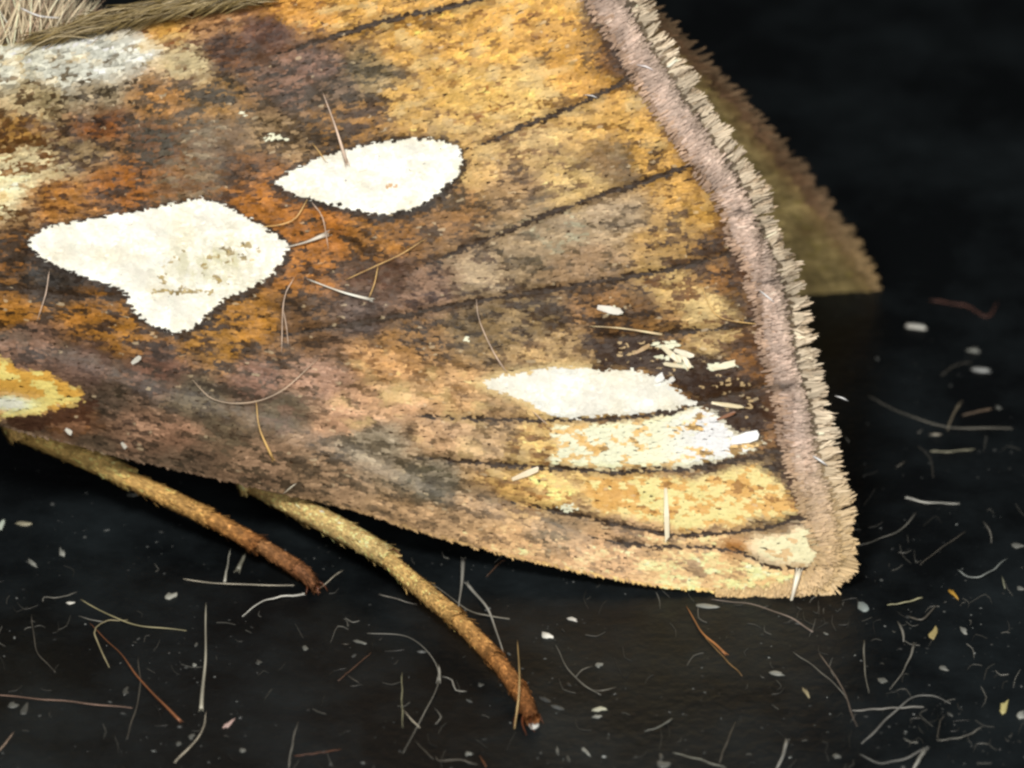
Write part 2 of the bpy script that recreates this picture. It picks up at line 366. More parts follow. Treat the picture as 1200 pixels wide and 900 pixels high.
def pattern(u, v):
    """colour of each scale: returns linear rgb and a class (0 plain, 1..3 white spots, 10+k vein k)"""
    n = len(u)
    uw = u + 16 * N1(u / 26, v / 20) + 7 * N3(u / 9, v / 8)
    vw = v + 13 * N2(u / 26, v / 20) + 6 * N4(u / 9, v / 8)
    d2 = (uw[:, None] - cu) ** 2 + (1.5 * (vw[:, None] - cv)) ** 2 + 60
    wgt = d2 ** -2.3; wgt /= wgt.sum(1, keepdims=True)
    A = wgt @ cA; B = wgt @ cB; m = wgt @ cM
    tt_ = (v - ridge(u)) / (bottom(u) - ridge(u)) * 560
    clump = N2(u / 24 + 40, tt_ / 6.5 + 9) * 0.9 + N5(u / 9, tt_ / 2.9) * 0.95
    r = rng.random(n) * 0.40 + 0.30 + clump * 0.85
    pick = np.clip((m - r) * 3.6 + 0.5, 0, 1)[:, None]
    c = A * (1 - pick) * 1.04 + B * pick * .80
    c = c * np.exp(rng.normal(0, 0.13, n) + 0.55 * N3(u / 26 + 7, tt_ / 8 + 3) + .45 * N1(u / 12 + 70, tt_ / 4))[:, None]
    pl = (np.clip((N4(u / 18 + 31, tt_ / 9 + 5) - .10) * 4, 0, 1) * np.clip((A[:, 0] - .42) * 5, 0, 1) * (v < 590))[:, None]   # pale clumps on the golden fields
    c = c * (1 - .6 * pl) + lin((226, 190, 124)) * .6 * pl
    c = c * np.array([.955, 1.0, .99])
    cls = np.zeros(n, int)
    def lay(mask, colr, amt=1.0):
        nonlocal c
        a = (np.clip(mask, 0, 1) * amt)[:, None]
        c = c * (1 - a) + lin(colr) * a
    j = 4 * N3(u / 7, v / 7) + rng.normal(0, 1.0, n)
    # golden patch at the wing base
    s = signed(uw, vw, YELLOW); lay((2 - s) / 6, (216, 164, 58)); lay((2 - s) / 5 * (N2(u / 14 + 3, v / 9) > 0.08), (236, 214, 120), .8)
    lay(np.exp(-((u - 5) / 26) ** 2 - ((v - 472) / 8) ** 2) * 1.5, (244, 236, 200)); lay((s < 22) * (s > 1) * (v > 468) * (u > 5), (78, 45, 26), .75)
    # cream fields
    mott = N5(u / 8, v / 5) + 0.6 * N2(u / 20, v / 12)
    s = signed(uw, vw, CREAM); f = np.clip((3 - s) / 5, 0, 1)
    lay(f, (246, 236, 190)); lay(f * (mott > 0.20), (224, 178, 98), .85); lay(f * (mott > 0.38), (140, 108, 60), .8); lay(f * (u < 700) * (mott > -.05), (218, 172, 92), .8); lay(f * np.clip((u - 770) / 50, 0, 1) * (mott < .25), (252, 248, 226), .85)
    s = signed(uw, vw, CREAM2); f = np.clip((4 - s) / 9, 0, 1)
    lay(f, (240, 214, 140), .92); lay(f * (mott > 0.02), (212, 156, 66), .8); lay(f * (mott > 0.36), (150, 105, 50), .8); lay(f * (u < 745) * (mott > -.12), (216, 164, 78), .8)
    s = signed(uw, vw, APEX); f = np.clip((4 - s) / 9, 0, 1); lay(f, (240, 216, 172)); lay(f * (mott > 0.3), (205, 165, 105), .7)
    lay(np.exp(-((u - 858) / 16) ** 2 - ((v - 640) / 12) ** 2) * 1.2, (178, 122, 58))
    # dark wedge beside the pale streak
    s = signed(uw, vw, DARK); lay((11 - s) / 10, (60, 36, 18), .95); lay(((4 - s) / 8) * (rng.random(n) < .07), (200, 170, 120), .8)
    # dark smudges
    for (x, y, a, b, amt) in [(478, 505, 8, 10, .8), (300, 62, 22, 20, .5), (700, 14, 14, 26, .5), (728, 62, 12, 22, .8), (600, 540, 14, 18, .35), (440, 445, 26, 5, .45),
                              (560, 372, 30, 6, .35), (735, 195, 9, 22, .5), (70, 340, 60, 12, .5), (350, 355, 40, 9, .5), (60, 108, 30, 7, .4), (120, 128, 30, 8, .4), (180, 98, 16, 6, .5)]:
        lay(np.exp(-((u - x) / a) ** 2 - ((v - y) / b) ** 2) * 1.2, (55, 40, 26), amt)
    # the margin darkens into brown before the fringe
    dm = seg_dist(u, v, MARGIN); lay(np.exp(-(dm / 17) ** 2) * (1.0 + 1.5 * N2(u / 14, v / 14)) * (v < 590), (92, 58, 30), .9); lay(np.exp(-(dm / 15) ** 2) * 1.3 * (v < 100) * (N2(u / 14, v / 14) > -.3), (66, 44, 28), .85)
    # dark lines round the two white spots of the disc
    for poly, sh in ((SPOT_A, (1.5, 3.0)), (SPOT_B, (1.0, 3.0))):
        s = signed(u - sh[0], v - sh[1], poly); lay((9 - s + j) / 5, (48, 33, 20), .9)
    # pale surround of the third
    s = signed(u, v, SPOT_C); lay(np.exp(-(np.clip(s, 0, 99) / 7) ** 2) * (u < 690), (226, 200, 140), .7)
    # veins
    for k, p in enumerate(VEINS):
        d = seg_dist(u, v, p)
        end = np.clip(np.minimum(abs(u - p[0][0]) / 60, 1), 0.1, 1)
        wv = (2.8, 2.8, 3.2, 3.2, 3.0, 2.0, 2.4, 2.5, 2.0, 4.0)[k]
        gone = (N4(u / 22 + 5 * k, v / 30) > 0.30)
        hit = d < np.where(gone, 1.6, wv * end + 0.8 * j * 0.3)
        c[hit] = lin((48, 35, 22)) * np.exp(rng.normal(0, .25, hit.sum()))[:, None]
        near = np.exp(-(d / 6) ** 2) * 0.5 * np.clip(abs(u - p[0][0]) / 60, 0, 1)
        lay(near, (80, 56, 32))
        cls[hit] = 10 + k
    lay(np.exp(-(seg_dist(u, v, FOLD) / 12) ** 2) * (0.6 + 1.6 * N1(u / 12, v / 8)), (104, 95, 82), .5)
    # scattered single light scales
    lay((rng.random(n) < 0.008).astype(float), (200, 178, 140), .5)
    # the silvery white spots
    ja = 2.0 * N3(u / 5, v / 5) + rng.normal(0, .3, n)
    for k, poly in enumerate((SPOT_A, SPOT_B, SPOT_C)):
        s = signed(u, v, poly) + ja
        m_ = s < 0; q = m_.sum()
        base = .95 * np.tile(lin((252, 249, 236)), (q, 1)) * (1 - 0.05 * rng.random(q))[:, None] * (.94 + .10 * N5(u[m_] / 3.0, v[m_] / 30) + .10 * N2(u[m_] / 30, v[m_] / 30))[:, None]
        uu, vv = u[m_], v[m_]
        warm = np.clip(N1(uu / 30, vv / 20) + 0.1, 0, 1)[:, None]
        base = base * (1 - warm * np.array([0.05, .10, .26]))
        if k == 0:
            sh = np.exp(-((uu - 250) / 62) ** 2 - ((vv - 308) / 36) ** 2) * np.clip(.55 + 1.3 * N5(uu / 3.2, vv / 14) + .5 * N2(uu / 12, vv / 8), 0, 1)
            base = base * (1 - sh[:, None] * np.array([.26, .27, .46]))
            g = (np.exp(-((uu - 205) / 40) ** 2 - ((vv - 341) / 3.0) ** 2) > .5) | ((np.exp(-((uu - 280) / 26) ** 2 - ((vv - 298) / 14) ** 2) > .4) & (N5(uu / 6, vv / 3) > .22)) | \
                ((np.exp(-((uu - 225) / 50) ** 2 - ((vv - 318) / 30) ** 2) > .4) & (N5(uu / 4, vv / 6 + 3) > .30)) | (np.exp(-((uu - 286) / 12) ** 2 - ((vv - 288) / 2.4) ** 2) > .5)
            base[g] = lin((170, 150, 100)) * np.exp(rng.normal(-.15, .3, g.sum()))[:, None]
        if k == 1:
            g = np.exp(-((uu - 456) / 8) ** 2 - ((vv - 219) / 2.6) ** 2) > .55; base[g] = lin((205, 165, 120))
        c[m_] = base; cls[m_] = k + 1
    # wind up pale flecks
    for (x, y, a, b) in [(718, 365, 10, 4.5), (320, 163, 15, 3), (500, 170, 1, 1), (785, 418, 14, 4), (800, 428, 9, 4), (842, 430, 13, 4), (778, 404, 12, 5), (282, 133, 4, 3), (658, 597, 13, 6), (545, 398, 3, 4)]:
        f = (((u - x) / a) ** 2 + ((v - y) / b) ** 2 + 1.6 * N5(u / 4, v / 4)) < 1
        c[f & (cls == 0)] = lin((232, 222, 192))
    ds = .02 + .05 * np.clip((c @ np.array([.2126, .7152, .0722]) - .15) * 5, 0, 1)[:, None]
    lum = (c @ np.array([.2126, .7152, .0722]))[:, None]
    c = np.where(((cls >= 1) & (cls <= 3))[:, None], c, (c * (1 - ds) + lum * ds) * np.where(lum < .17, np.clip(lum / .17, .02, 1) ** .24, (lum / .17) ** .09))
    return np.clip(c * ALB, 0.003, 0.72), cls

# ------------------------------------------------------------------ scales
def flow(u, v):
    """direction in which the scales of the near wing point"""
    t = np.clip((v - ridge(u)) / (bottom(u) - ridge(u) + 1e-6), 0, 1)
    g = np.clip((u - 150) / 550, 0, 1)
    return np.radians((-16 - 8 * g) * (1 - t) ** 1.2 + (13 - 3 * g) * t)

SC_T = np.array([0.0, 0.0, 0.55, 0.55, 0.95, 1.0, 0.95])
SC_W = np.array([-.28, .28, -.5, .5, -.42, 0.0, .42])
SC_F = np.array([(0, 1, 3, 2)]); SC_F3 = np.array([(2, 3, 6), (2, 6, 5), (2, 5, 4)])
def scale_faces(n):
    b = (np.arange(n) * 7)[:, None]
    q = (b[:, :, None] + SC_F[None]).reshape(-1, 4) if False else (b + SC_F[0]).tolist()
    t = np.vstack([b + f for f in SC_F3]).tolist()
    return q + t
def scale_field(u, v, ang, L, Wd, lift, fn):
    """one leaf-shaped scale per row; fn(u, v, h) puts it on its surface"""
    ca, sa = np.cos(ang)[:, None], np.sin(ang)[:, None]
    t = SC_T[None] + np.where(SC_T[None] > .9, rng.normal(0, .07, (len(u), 7)), 0)
    a = t * L[:, None]; b = SC_W[None] * Wd[:, None]
    uu = u[:, None] + a * ca - b * sa; vv = v[:, None] + a * sa + b * ca
    roll = rng.normal(0, .09, len(u))[:, None]
    h = lift[:, None] * t ** 1.3 + b * roll + 0.25
    return fn(uu.ravel(), vv.ravel(), h.ravel())

su, sv = [], []
row = 0; du, dv = 4.0, 2.35
for v0 in np.arange(-70, 700, dv):
    x = np.arange(-138 + (row % 2) * du / 2, 965, du); row += 1
    x = x + rng.normal(0, 1.1, len(x)); y = v0 + rng.normal(0, .9, len(x))
    k = (y > top(x) - 2) & (y < bottom(x) + 1) & (x < 962)
    su.append(x[k]); sv.append(y[k])
su = np.concatenate(su); sv = np.concatenate(sv)
cen_u = su + 4; colr, cls = pattern(cen_u, sv)
ang = flow(su, sv) + rng.normal(0, .13, len(su)) + .25 * N2(su / 40, sv / 40)
shag = np.clip((240 - su) / 200, 0, 1) * np.exp(-((sv - ridge(su) - 60) / 75) ** 2)
white = (cls >= 1) & (cls <= 3)
L = rng.normal(8.8, 1.2, len(su)) * (1 + .8 * shag); Wd = rng.normal(3.4, .45, len(su)) * (1 + .5 * shag)
lift = np.abs(rng.normal(1.15, .55, len(su))) * (1 + 2.2 * shag); lift[white] = np.abs(rng.normal(.7, .12, white.sum())); ang[white] = (flow(su, sv) + rng.normal(0, .05, len(su)))[white]
Wd[white] *= 1.55
wfn = lambda u, v, h: W(u, v, relief(u, v) + h)
def scale_object(name, mask, mat, parent, stuff=False):
    n = int(mask.sum())
    Vx = scale_field(su[mask], sv[mask], ang[mask], L[mask], Wd[mask], lift[mask], wfn)
    cc = np.repeat(colr[mask], 7, 0)
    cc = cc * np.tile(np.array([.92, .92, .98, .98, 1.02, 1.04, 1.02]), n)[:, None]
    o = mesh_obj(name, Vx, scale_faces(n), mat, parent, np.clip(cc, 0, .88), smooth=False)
    if stuff: o['kind'] = 'stuff'
    return o
scale_object('scale_cover', cls == 0, M_SCALE, wing, True)
SPOT_LABELS = ['largest white spot, kite shaped, near the wing base', 'oval white spot above the middle of the wing', 'white streak running to a point before the wing tip']
for k in range(3):
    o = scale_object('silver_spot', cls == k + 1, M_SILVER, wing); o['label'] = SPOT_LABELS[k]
for k in range(len(VEINS)):
    if (cls == 10 + k).sum() > 3: scale_object('vein', cls == 10 + k, M_SCALE, wing)

# single larger scales standing up from the wing
for (x0, y0, x1, y1, wd, c) in [(858, 517, 890, 509, 13, (250, 250, 248)), (834, 472, 868, 477, 5, (226, 210, 172)), (790, 410, 812, 418, 7, (228, 220, 196)), (775, 405, 797, 424, 7, (214, 202, 168)),
                                (800, 430, 778, 426, 5, (220, 208, 176)), (836, 432, 862, 425, 8, (232, 222, 190)), (798, 414, 809, 431, 6, (224, 212, 180)), (744, 414, 762, 404, 5, (190, 160, 120)),
                                (840, 492, 862, 483, 4, (130, 82, 46)), (154, 426, 165, 418, 6, (232, 228, 214)), (74, 503, 82, 509, 6, (232, 228, 214)), (140, 519, 146, 526, 5, (228, 222, 206)),
                                (600, 562, 632, 549, 7, (222, 204, 170)), (780, 572, 782, 632, 6, (226, 216, 186)), (700, 360, 728, 366, 9, (228, 222, 210)), (784, 447, 790, 443, 6, (250, 248, 240)), (768, 447, 777, 440, 9, (250, 250, 246))]:
    n = 1; d = math.hypot(x1 - x0, y1 - y0)
    Vx = scale_field(np.array([x0 * 1.]), np.array([y0 * 1.]), np.array([math.atan2(y1 - y0, x1 - x0)]), np.array([d]), np.array([wd * 1.]), np.array([5.0]), lambda u, v, h: W(u, v, relief(u, v) + h + 1.8))
    mesh_obj('raised_scale', Vx, scale_faces(1), M_SILVER, wing, np.tile(lin(c) * .9, (7, 1)), smooth=False)

# ------------------------------------------------------------------ fringe of the near wing
def curve_frames(pts, step):
    P = spline(pts, 3.0)
    s = np.concatenate([[0], np.cumsum(np.linalg.norm(np.diff(P, axis=0), axis=1))])
    q = np.arange(0, s[-1], step)
    p = np.stack([np.interp(q, s, P[:, 0]), np.interp(q, s, P[:, 1])], 1)
    t = np.gradient(p, axis=0); k = np.ones(9) / 9
    t = np.stack([np.convolve(np.pad(t[:, i], 4, 'edge'), k, 'valid') for i in (0, 1)], 1)
    t /= np.linalg.norm(t, axis=1, keepdims=True)
    return p, np.stack([t[:, 1], -t[:, 0]], 1), q / s[-1], s[-1]
EDGE = MARGIN[:-1] + [(957, 660), (944, 676), (915, 687), (880, 692), (840, 693)]
def fringe(name, fn, edge, layers, parent, mat, dark_at=()):
    VV, CC, n = [], [], 0
    for (d0, d1, length, lvar, wd, h0, lift, colour, step, tuft) in layers:
        p, nrm, tt, tot = curve_frames(edge, step)
        m = len(p)
        fade = np.interp(tt, [0, .80, .90, 1], [1, 1, .62, .22])
        off = rng.uniform(d0, d1, m) * fade + (5 * N1(tt * tot / 40, np.zeros(m)) + 3 * N2(tt * tot / 14, np.zeros(m))) * (d0 > -20)
        ph = ((tt * tot / 14.0 + 2.6 * N3(tt * tot / 34, np.full(m, d0)) + d0 * .37) % 1.0) * 2 - 1
        tuftn = (1 - np.abs(ph)) * (.9 + 1.3 * N2(tt * tot / 17, np.ones(m))) - .4 + .5 * N4(tt * tot / 5.0, np.ones(m)) if tuft > 5 else np.abs(((tt * tot / 13.0 + .9 * N3(tt * tot / 24, np.zeros(m))) % 1.0) * 2 - 1) * (1.1 + 1.2 * N2(tt * tot / 17, np.ones(m))) - .55 + .5 * N4(tt * tot / 5.0, np.ones(m))
        Ls = (length + tuft * tuftn + rng.normal(0, lvar, m)) * fade
        base = p + nrm * off[:, None]
        lean = np.interp(tt, [0, .5, .85, 1], [-.10, .05, .15, .05])
        an = np.arctan2(nrm[:, 1], nrm[:, 0]) + lean + .4 * N5(tt * tot / 18.0 + 3, np.zeros(m)) + rng.normal(0, .08, m) - (.30 * ph if tuft > 5 else 0)
        hh = h0 + rng.normal(0, 1.0, m)
        def f(u, v, h, hh=hh): return fn(u, v, h + np.repeat(hh, 7))
        VV.append(scale_field(base[:, 0], base[:, 1], an, np.maximum(Ls, 4), rng.normal(wd, wd * .15, m), rng.normal(lift, 1.2, m), f))
        c = lin(colour)[None] * 1.12 * np.exp(rng.normal(0, .15, m) + .45 * N2(tt * tot / 8.0, np.full(m, d0)) + .5 * N4(tt * tot / 28.0, np.full(m, .07 * d0)))[:, None]
        warm = np.interp(tt, [0, .7, .86, 1], [0, 0, .75, 1])[:, None]
        c = c * (1 - warm) + lin((222, 190, 138)) * np.exp(rng.normal(0, .14, m))[:, None] * warm
        for (x, y, r) in dark_at:
            k = np.exp(-((base[:, 0] - x) * .35 / r) ** 2 - ((base[:, 1] - y) / r) ** 2)[:, None]
            c = c * (1 - .75 * k)
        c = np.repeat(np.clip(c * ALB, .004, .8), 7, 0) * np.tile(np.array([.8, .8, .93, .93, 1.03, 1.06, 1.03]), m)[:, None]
        CC.append(c); n += m
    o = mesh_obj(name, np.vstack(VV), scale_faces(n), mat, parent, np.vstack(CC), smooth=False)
    o['kind'] = 'stuff'
    return o
def edge_fn(u, v, h):
    # beyond the membrane the fringe carries on the wing's face
    uc = np.minimum(u, 955); b = np.clip(v, top(uc), bottom(uc))
    return W(u, v, relief(uc, b) * 1.0 + h)
DK = [(893, 332, 5), (912, 453, 6), (860, 250, 4)]
fringe('fringe', edge_fn, EDGE, [
    (22, 30, 26, 1.8, 3.4, -5.0, 1.5, (146, 128, 104), 0.9, 8.0),
    (24, 32, 24, 1.8, 2.6, -3.5, 3.0, (184, 166, 142), 0.7, 11.0),
    (27, 33, 22, 2.0, 2.4, -1.5, 4.0, (198, 182, 158), 0.9, 11.0),
    (25, 31, 8, 2.0, 3.0, 1.0, 0.5, (98, 84, 66), 1.2, 6.0 - 2),  # dark row paints the shadow groove between inner band and outer tufts
    (18, 23, 10, 2.0, 2.4, 3.0, 1.5, (172, 152, 136), 0.8, 2.0),
    (12, 18, 10, 2.0, 2.4, 4.5, 1.8, (192, 170, 155), 0.8, 2.0),
    (6, 12, 10, 2.0, 2.4, 5.0, 1.8, (194, 171, 156), 0.8, 2.0),
    (0, 6, 10, 2.0, 2.4, 4.5, 1.8, (190, 166, 150), 0.8, 2.0),
    (-11, 2, 10, 4.0, 2.4, 3.0, 1.8, (172, 144, 122), 0.9, 4.0),
], wing, M_FRINGE, DK)
# fine hairs of the costal edge
p, nrm, tt, tot = curve_frames(COSTA[::-1][2:], 1.6)
n = len(p)
an = np.arctan2(nrm[:, 1], nrm[:, 0]) - rng.normal(np.interp(p[:, 0], [400, 800], [1.3, 1.05]), .2, n)
cf = np.stack([np.interp(p[:, 0], [0, 300, 600, 800, 960], [lin(c)[i] for c in ((100, 82, 64), (130, 105, 82), (205, 168, 112), (244, 204, 128), (246, 214, 150))]) for i in range(3)], 1) * np.exp(rng.normal(0, .2, n))[:, None]  # golden-lit look towards the wing tip is put into the hair colour
Vx = scale_field(p[:, 0], p[:, 1] - 2, an, rng.normal(6.5, 1.6, n), rng.normal(2.2, .4, n), rng.normal(1, 1, n), edge_fn)
o = mesh_obj('costal_hair', Vx, scale_faces(n), M_FRINGE, wing, np.repeat(np.clip(cf * ALB, .004, .8), 7, 0), smooth=False); o['kind'] = 'stuff'

# ------------------------------------------------------------------ far forewing: its underside shows behind the near fringe
TF = math.radians(67)
FS = np.array([0.125, math.cos(TF), -math.sin(TF)]); FN = np.array([0, -math.sin(TF), -math.cos(TF)])
def FW(u, v, h):
    u = np.asarray(u, float); v = np.asarray(v, float); h = np.asarray(h, float)
    q = v - ridge(u)
    base = W(u, ridge(u), relief(np.full(u.shape, 300.0), ridge(np.full(u.shape, 300.0)) + 40) - 10)
    cup = -26 * (1 - ((q - 380) / 420) ** 2) + 8 * N1(u / 70 + 5, v / 50) + 4 * N2(u / 25, v / 200)
    return base + q[..., None] * FS + (h + cup)[..., None] * FN
FMARGIN = [(652 + 310 * (y + 68) / 724 + 10 * math.sin(math.pi * (y + 68) / 724), y) for x, y in MARGIN]
fmx, fmy = np.array(FMARGIN).T
ftop = lambda u: np.where(np.asarray(u) < 652, ridge(u), np.interp(u, fmx, fmy))
V, F = sheet(lambda u, v, o: FW(u, v, o), us, ftop(us), bottom(us), 60, 4.0)
far = mesh_obj('forewing', V, F, M_FAR, moth)
far['label'] = 'far forewing, its plain olive underside showing behind the near fringe'
fu = rng.uniform(620, 960, 9000); fv = rng.uniform(-60, 690, 9000)
k = (fv > ftop(fu)) & (fv < bottom(fu)); fu, fv = fu[k], fv[k]; n = len(fu)
fc = lin((156, 138, 92))[None] * np.exp(rng.normal(0, .2, n) + .7 * N1(fu / 40, fv / 25) + .3 * N2(fu / 12, fv / 60))[:, None]
edge_k = np.exp(-(seg_dist(fu, fv, FMARGIN) / 14) ** 2)[:, None]
fc = fc * (1 - .7 * edge_k) + lin((136, 108, 72)) * .7 * edge_k
for p_ in VEINS[1:8]: fc = fc * (1 - .35 * np.exp(-(seg_dist(fu, fv, p_) / 5) ** 2))[:, None]
low = np.exp(-((bottom(fu) - fv) / 18) ** 2)[:, None]; fc = fc * (1 - low) + lin((186, 170, 100)) * low
for x, y, r in [(905, 470, 16), (925, 540, 14), (880, 520, 12)]:
    d = np.exp(-((fu - x) ** 2 + (fv - y) ** 2) / r ** 2)[:, None] * .6; fc = fc * (1 - d) + lin((84, 54, 34)) * d
Vx = scale_field(fu, fv, flow(fu, fv) + rng.normal(0, .15, n), rng.normal(13, 1.5, n), rng.normal(7, .8, n), np.abs(rng.normal(1.6, .8, n)), lambda u, v, h: FW(u, v, h + .5))
o = mesh_obj('scale_cover', Vx, scale_faces(n), M_SCALE, far, np.repeat(np.clip(fc, .004, .7), 7, 0), smooth=False); o['kind'] = 'stuff'
FEDGE = FMARGIN[:-1] + [(957, 660), (944, 676), (915, 687)]
fringe('fringe', FW, FEDGE, [
    (-4, 8, 16, 3.0, 3.6, -1.0, 2.0, (130, 102, 76), 1.3, 4.0),
    (8, 16, 17, 2.0, 3.4, -2.0, 2.0, (136, 112, 86), 1.2, 10.0)], far, M_FRINGE)

# ------------------------------------------------------------------ strands (hair, loose scales)
def ribbon_tube(P, wid, thick, side, nrm, n=6):
    """tapered flattened tube along 3D points P"""
    m = len(P); V = []; F = []
    for i in range(m):
        for k in range(n):
            a = 2 * math.pi * k / n
            V.append(P[i] + side[i] * (wid[i] / 2 * math.cos(a)) + nrm[i] * (thick[i] / 2 * math.sin(a)))
    for i in range(m - 1):
        for k in range(n):
            F.append((i * n + k, i * n + (k + 1) % n, (i + 1) * n + (k + 1) % n, (i + 1) * n + k))
    F.append(tuple(range(n))[::-1]); F.append(tuple((m - 1) * n + k for k in range(n)))
    return V, F
def strand_geo(P, w0, w1, up, fork=True):
    P = np.asarray(P, float); m = len(P)
    t = np.gradient(P, axis=0); t /= np.linalg.norm(t, axis=1, keepdims=True) + 1e-9
    up = np.broadcast_to(up, P.shape)
    side = np.cross(t, up); side /= np.linalg.norm(side, axis=1, keepdims=True) + 1e-9
    nn = np.cross(side, t)
    s = np.linspace(0, 1, m)
    wid = w0 + (w1 - w0) * s ** 1.6
    wid = wid * (0.35 + 0.65 * np.minimum(1, s * 8)) * (1 if (fork and w1 > 3) else 1 - .5 * s ** 8)
    V, F = ribbon_tube(P, wid, np.maximum(wid * .5, .9), side, nn)
    if fork and w1 > 3.2:
        for k, off in enumerate((-.33, 0.02, .34)):
            e = P[-1] + side[-1] * wid[-1] * off
            L_ = w1 * (1.3 if k != 1 else .9)
            Q = np.stack([e - t[-1] * w1 * .5, e, e + t[-1] * L_ * .6 + side[-1] * off * w1 * .3, e + t[-1] * L_ + side[-1] * off * w1 * .6])
            v2, f2 = ribbon_tube(Q, np.array([.3, .3, .22, .08]) * w1, np.array([.25, .25, .2, .08]) * w1, np.tile(side[-1], (4, 1)), np.tile(nn[-1], (4, 1)), 4)
            b = len(V); V += v2; F += [tuple(i + b for i in f) for f in f2]
    return V, F

# hair of the thorax and along the ridge
VV, FF, CC = [], [], []
def add_strand(P, w0, w1, c, up):
    V, F = strand_geo(P, w0, w1, up, False)
    b = sum(len(x) for x in VV); VV.append(np.array(V)); FF.extend([tuple(i + b for i in f) for f in F]); CC.append(np.tile(np.clip(c, .004, .8), (len(V), 1)))
for i in range(2600):
    u0 = rng.uniform(-230, 92); back = rng.uniform(20, 230)
    r = rng.random()
    v0 = 54 + .1 * (back - 60) * (rng.random() - .5) + rng.uniform(-6, 22) + max(0, u0 - 40) * .15
    ln = rng.uniform(30, 120) * np.clip(1.15 - max(u0, -40) / 150, .35, 1)
    lean = rng.normal(.12 + .25 * np.clip(u0 / 90, -1, 1), .28)
    cu_ = rng.normal(0, 10)
    pts = np.array([[u0, v0, 0], [u0 + math.sin(lean) * ln * .5 + cu_ * .5, v0 - ln * .5, 6], [u0 + math.sin(lean) * ln + cu_, v0 - ln * math.cos(lean), 2]])
    Q = spline(pts, 14)
    P = W(Q[:, 0], Q[:, 1], Q[:, 2] - back)
    c = lin((206, 188, 156) if r < .6 else (178, 150, 124) if r < .85 else (228, 214, 182)) * math.exp(rng.normal(0, .2))
    add_strand(P, 1.7, .8, c, -FWD)
o = mesh_obj('thorax_hair', np.vstack(VV), FF, M_HAIR, body, np.vstack(CC)); o['kind'] = 'stuff'
VV, FF, CC = [], [], []
for i in range(2200):
    u0 = rng.uniform(50, 300); e = rng.uniform(-4, 15) if u0 > 90 else rng.uniform(-4, 10)
    ln = rng.uniform(30, 70); slope = -.20 + rng.normal(0, .14)
    v0 = ridge(u0) - 2 - e + 8 * N1(u0 / 30, 3.0)
    back = rng.uniform(2, 70)
    pts = np.array([[u0 - ln / 2, v0 - slope * ln / 2 + 3, -4], [u0, v0 - 2, 0], [u0 + ln / 2, v0 + slope * ln / 2, -2]])
    Q = spline(pts, 12)
    P = W(Q[:, 0], Q[:, 1], Q[:, 2] - back + 6)
    c = lin((134, 116, 74) if rng.random() < .6 else (108, 92, 56) if rng.random() < .7 else (176, 158, 120)) * math.exp(rng.normal(0, .2))
    add_strand(P, 1.5, .7, c, -FWD)
o = mesh_obj('ridge_hair', np.vstack(VV), FF, M_HAIR, wing, np.vstack(CC)); o['kind'] = 'stuff'

# ------------------------------------------------------------------ legs
def leg_piece(name, P, rad, c0, c1, parent, shag=1.0, dens=1.0, label=None):
    c0, c1 = [tuple(.83 * np.array(c) + .17 * (.3 * c[0] + .59 * c[1] + .11 * c[2])) for c in (c0, c1)]
    P = np.asarray(P, float); Q = spline(P, 5.0); m = len(Q)
    s = np.linspace(0, 1, m); r = np.interp(s, np.linspace(0, 1, len(rad)), rad) * .93
    t = np.gradient(Q, axis=0); t /= np.linalg.norm(t, axis=1, keepdims=True)
    side = np.cross(t, np.array([0, 0, 1.0])); side /= np.linalg.norm(side, axis=1, keepdims=True); nn = np.cross(side, t)
    V, F = ribbon_tube(Q, 2 * r * .86, 2 * r * .86, side, nn, 14)
    V = np.array(V); C = [np.repeat((lin(c0) * (1 - s)[:, None] + lin(c1) * s[:, None]) * .55, 14, 0)]
    VV = [V]; F = list(F); b = len(V)
    ln = np.linalg.norm(np.diff(Q, axis=0), axis=1).sum()
    n = int(ln * np.mean(r) * 2.6 * dens)
    ss = rng.random(n); aa = rng.uniform(0, 2 * math.pi, n)
    idx = ss * (m - 1); i0 = np.minimum(idx.astype(int), m - 2); f = (idx - i0)[:, None]
    c_ = Q[i0] * (1 - f) + Q[i0 + 1] * f; tt = t[i0]; sd = side[i0]; n_ = nn[i0]; rr = np.interp(ss, s, r)
    out = sd * np.cos(aa)[:, None] + n_ * np.sin(aa)[:, None]; tan = -sd * np.sin(aa)[:, None] + n_ * np.cos(aa)[:, None]
    Ls = rng.normal(10, 2, n) * (.7 + .3 * shag); Ws = rng.normal(2.3, .35, n)
    lf = (np.abs(rng.normal(.35, .3, n)) + 2.4 * np.clip((ss - .82) / .18, 0, 1) * rng.random(n)) * shag + .4
    bris = rng.random(n) < .012; lf = lf + np.where(bris, rng.uniform(2, 6, n) * shag, 0); Ls = Ls * np.where(bris, 1.5, 1); Ws = Ws * np.where(bris, .55, 1)
    tw = rng.normal(0, .16, n)[:, None]; dirv = tt + tan * tw
    T_ = SC_T[None, :, None]
    S7 = c_[:, None] + out[:, None] * (rr * .86)[:, None, None] + dirv[:, None] * (T_ * Ls[:, None, None]) + tan[:, None] * (SC_W[None, :, None] * Ws[:, None, None]) + out[:, None] * (lf[:, None, None] * T_ ** 1.2)
    S7[..., 2] = np.maximum(S7[..., 2], .6)
    VV.append(S7.reshape(-1, 3))
    cc = (lin(c0) * (1 - ss)[:, None] + lin(c1) * ss[:, None]) * np.exp(rng.normal(0, .36, n) + .8 * N2(ss * ln / 9, aa * 2.2))[:, None]
    C.append(np.repeat(np.clip(cc * ALB * 1.2, .003, .8), 7, 0))
    F += [tuple(x + b for x in fc_) for fc_ in scale_faces(n)]
    V = np.vstack(VV); V[:, 2] = np.maximum(V[:, 2], .4)
    o = mesh_obj(name, V, F, M_FRINGE, parent, np.vstack(C), smooth=False)
    if label: o['label'] = label
    return o
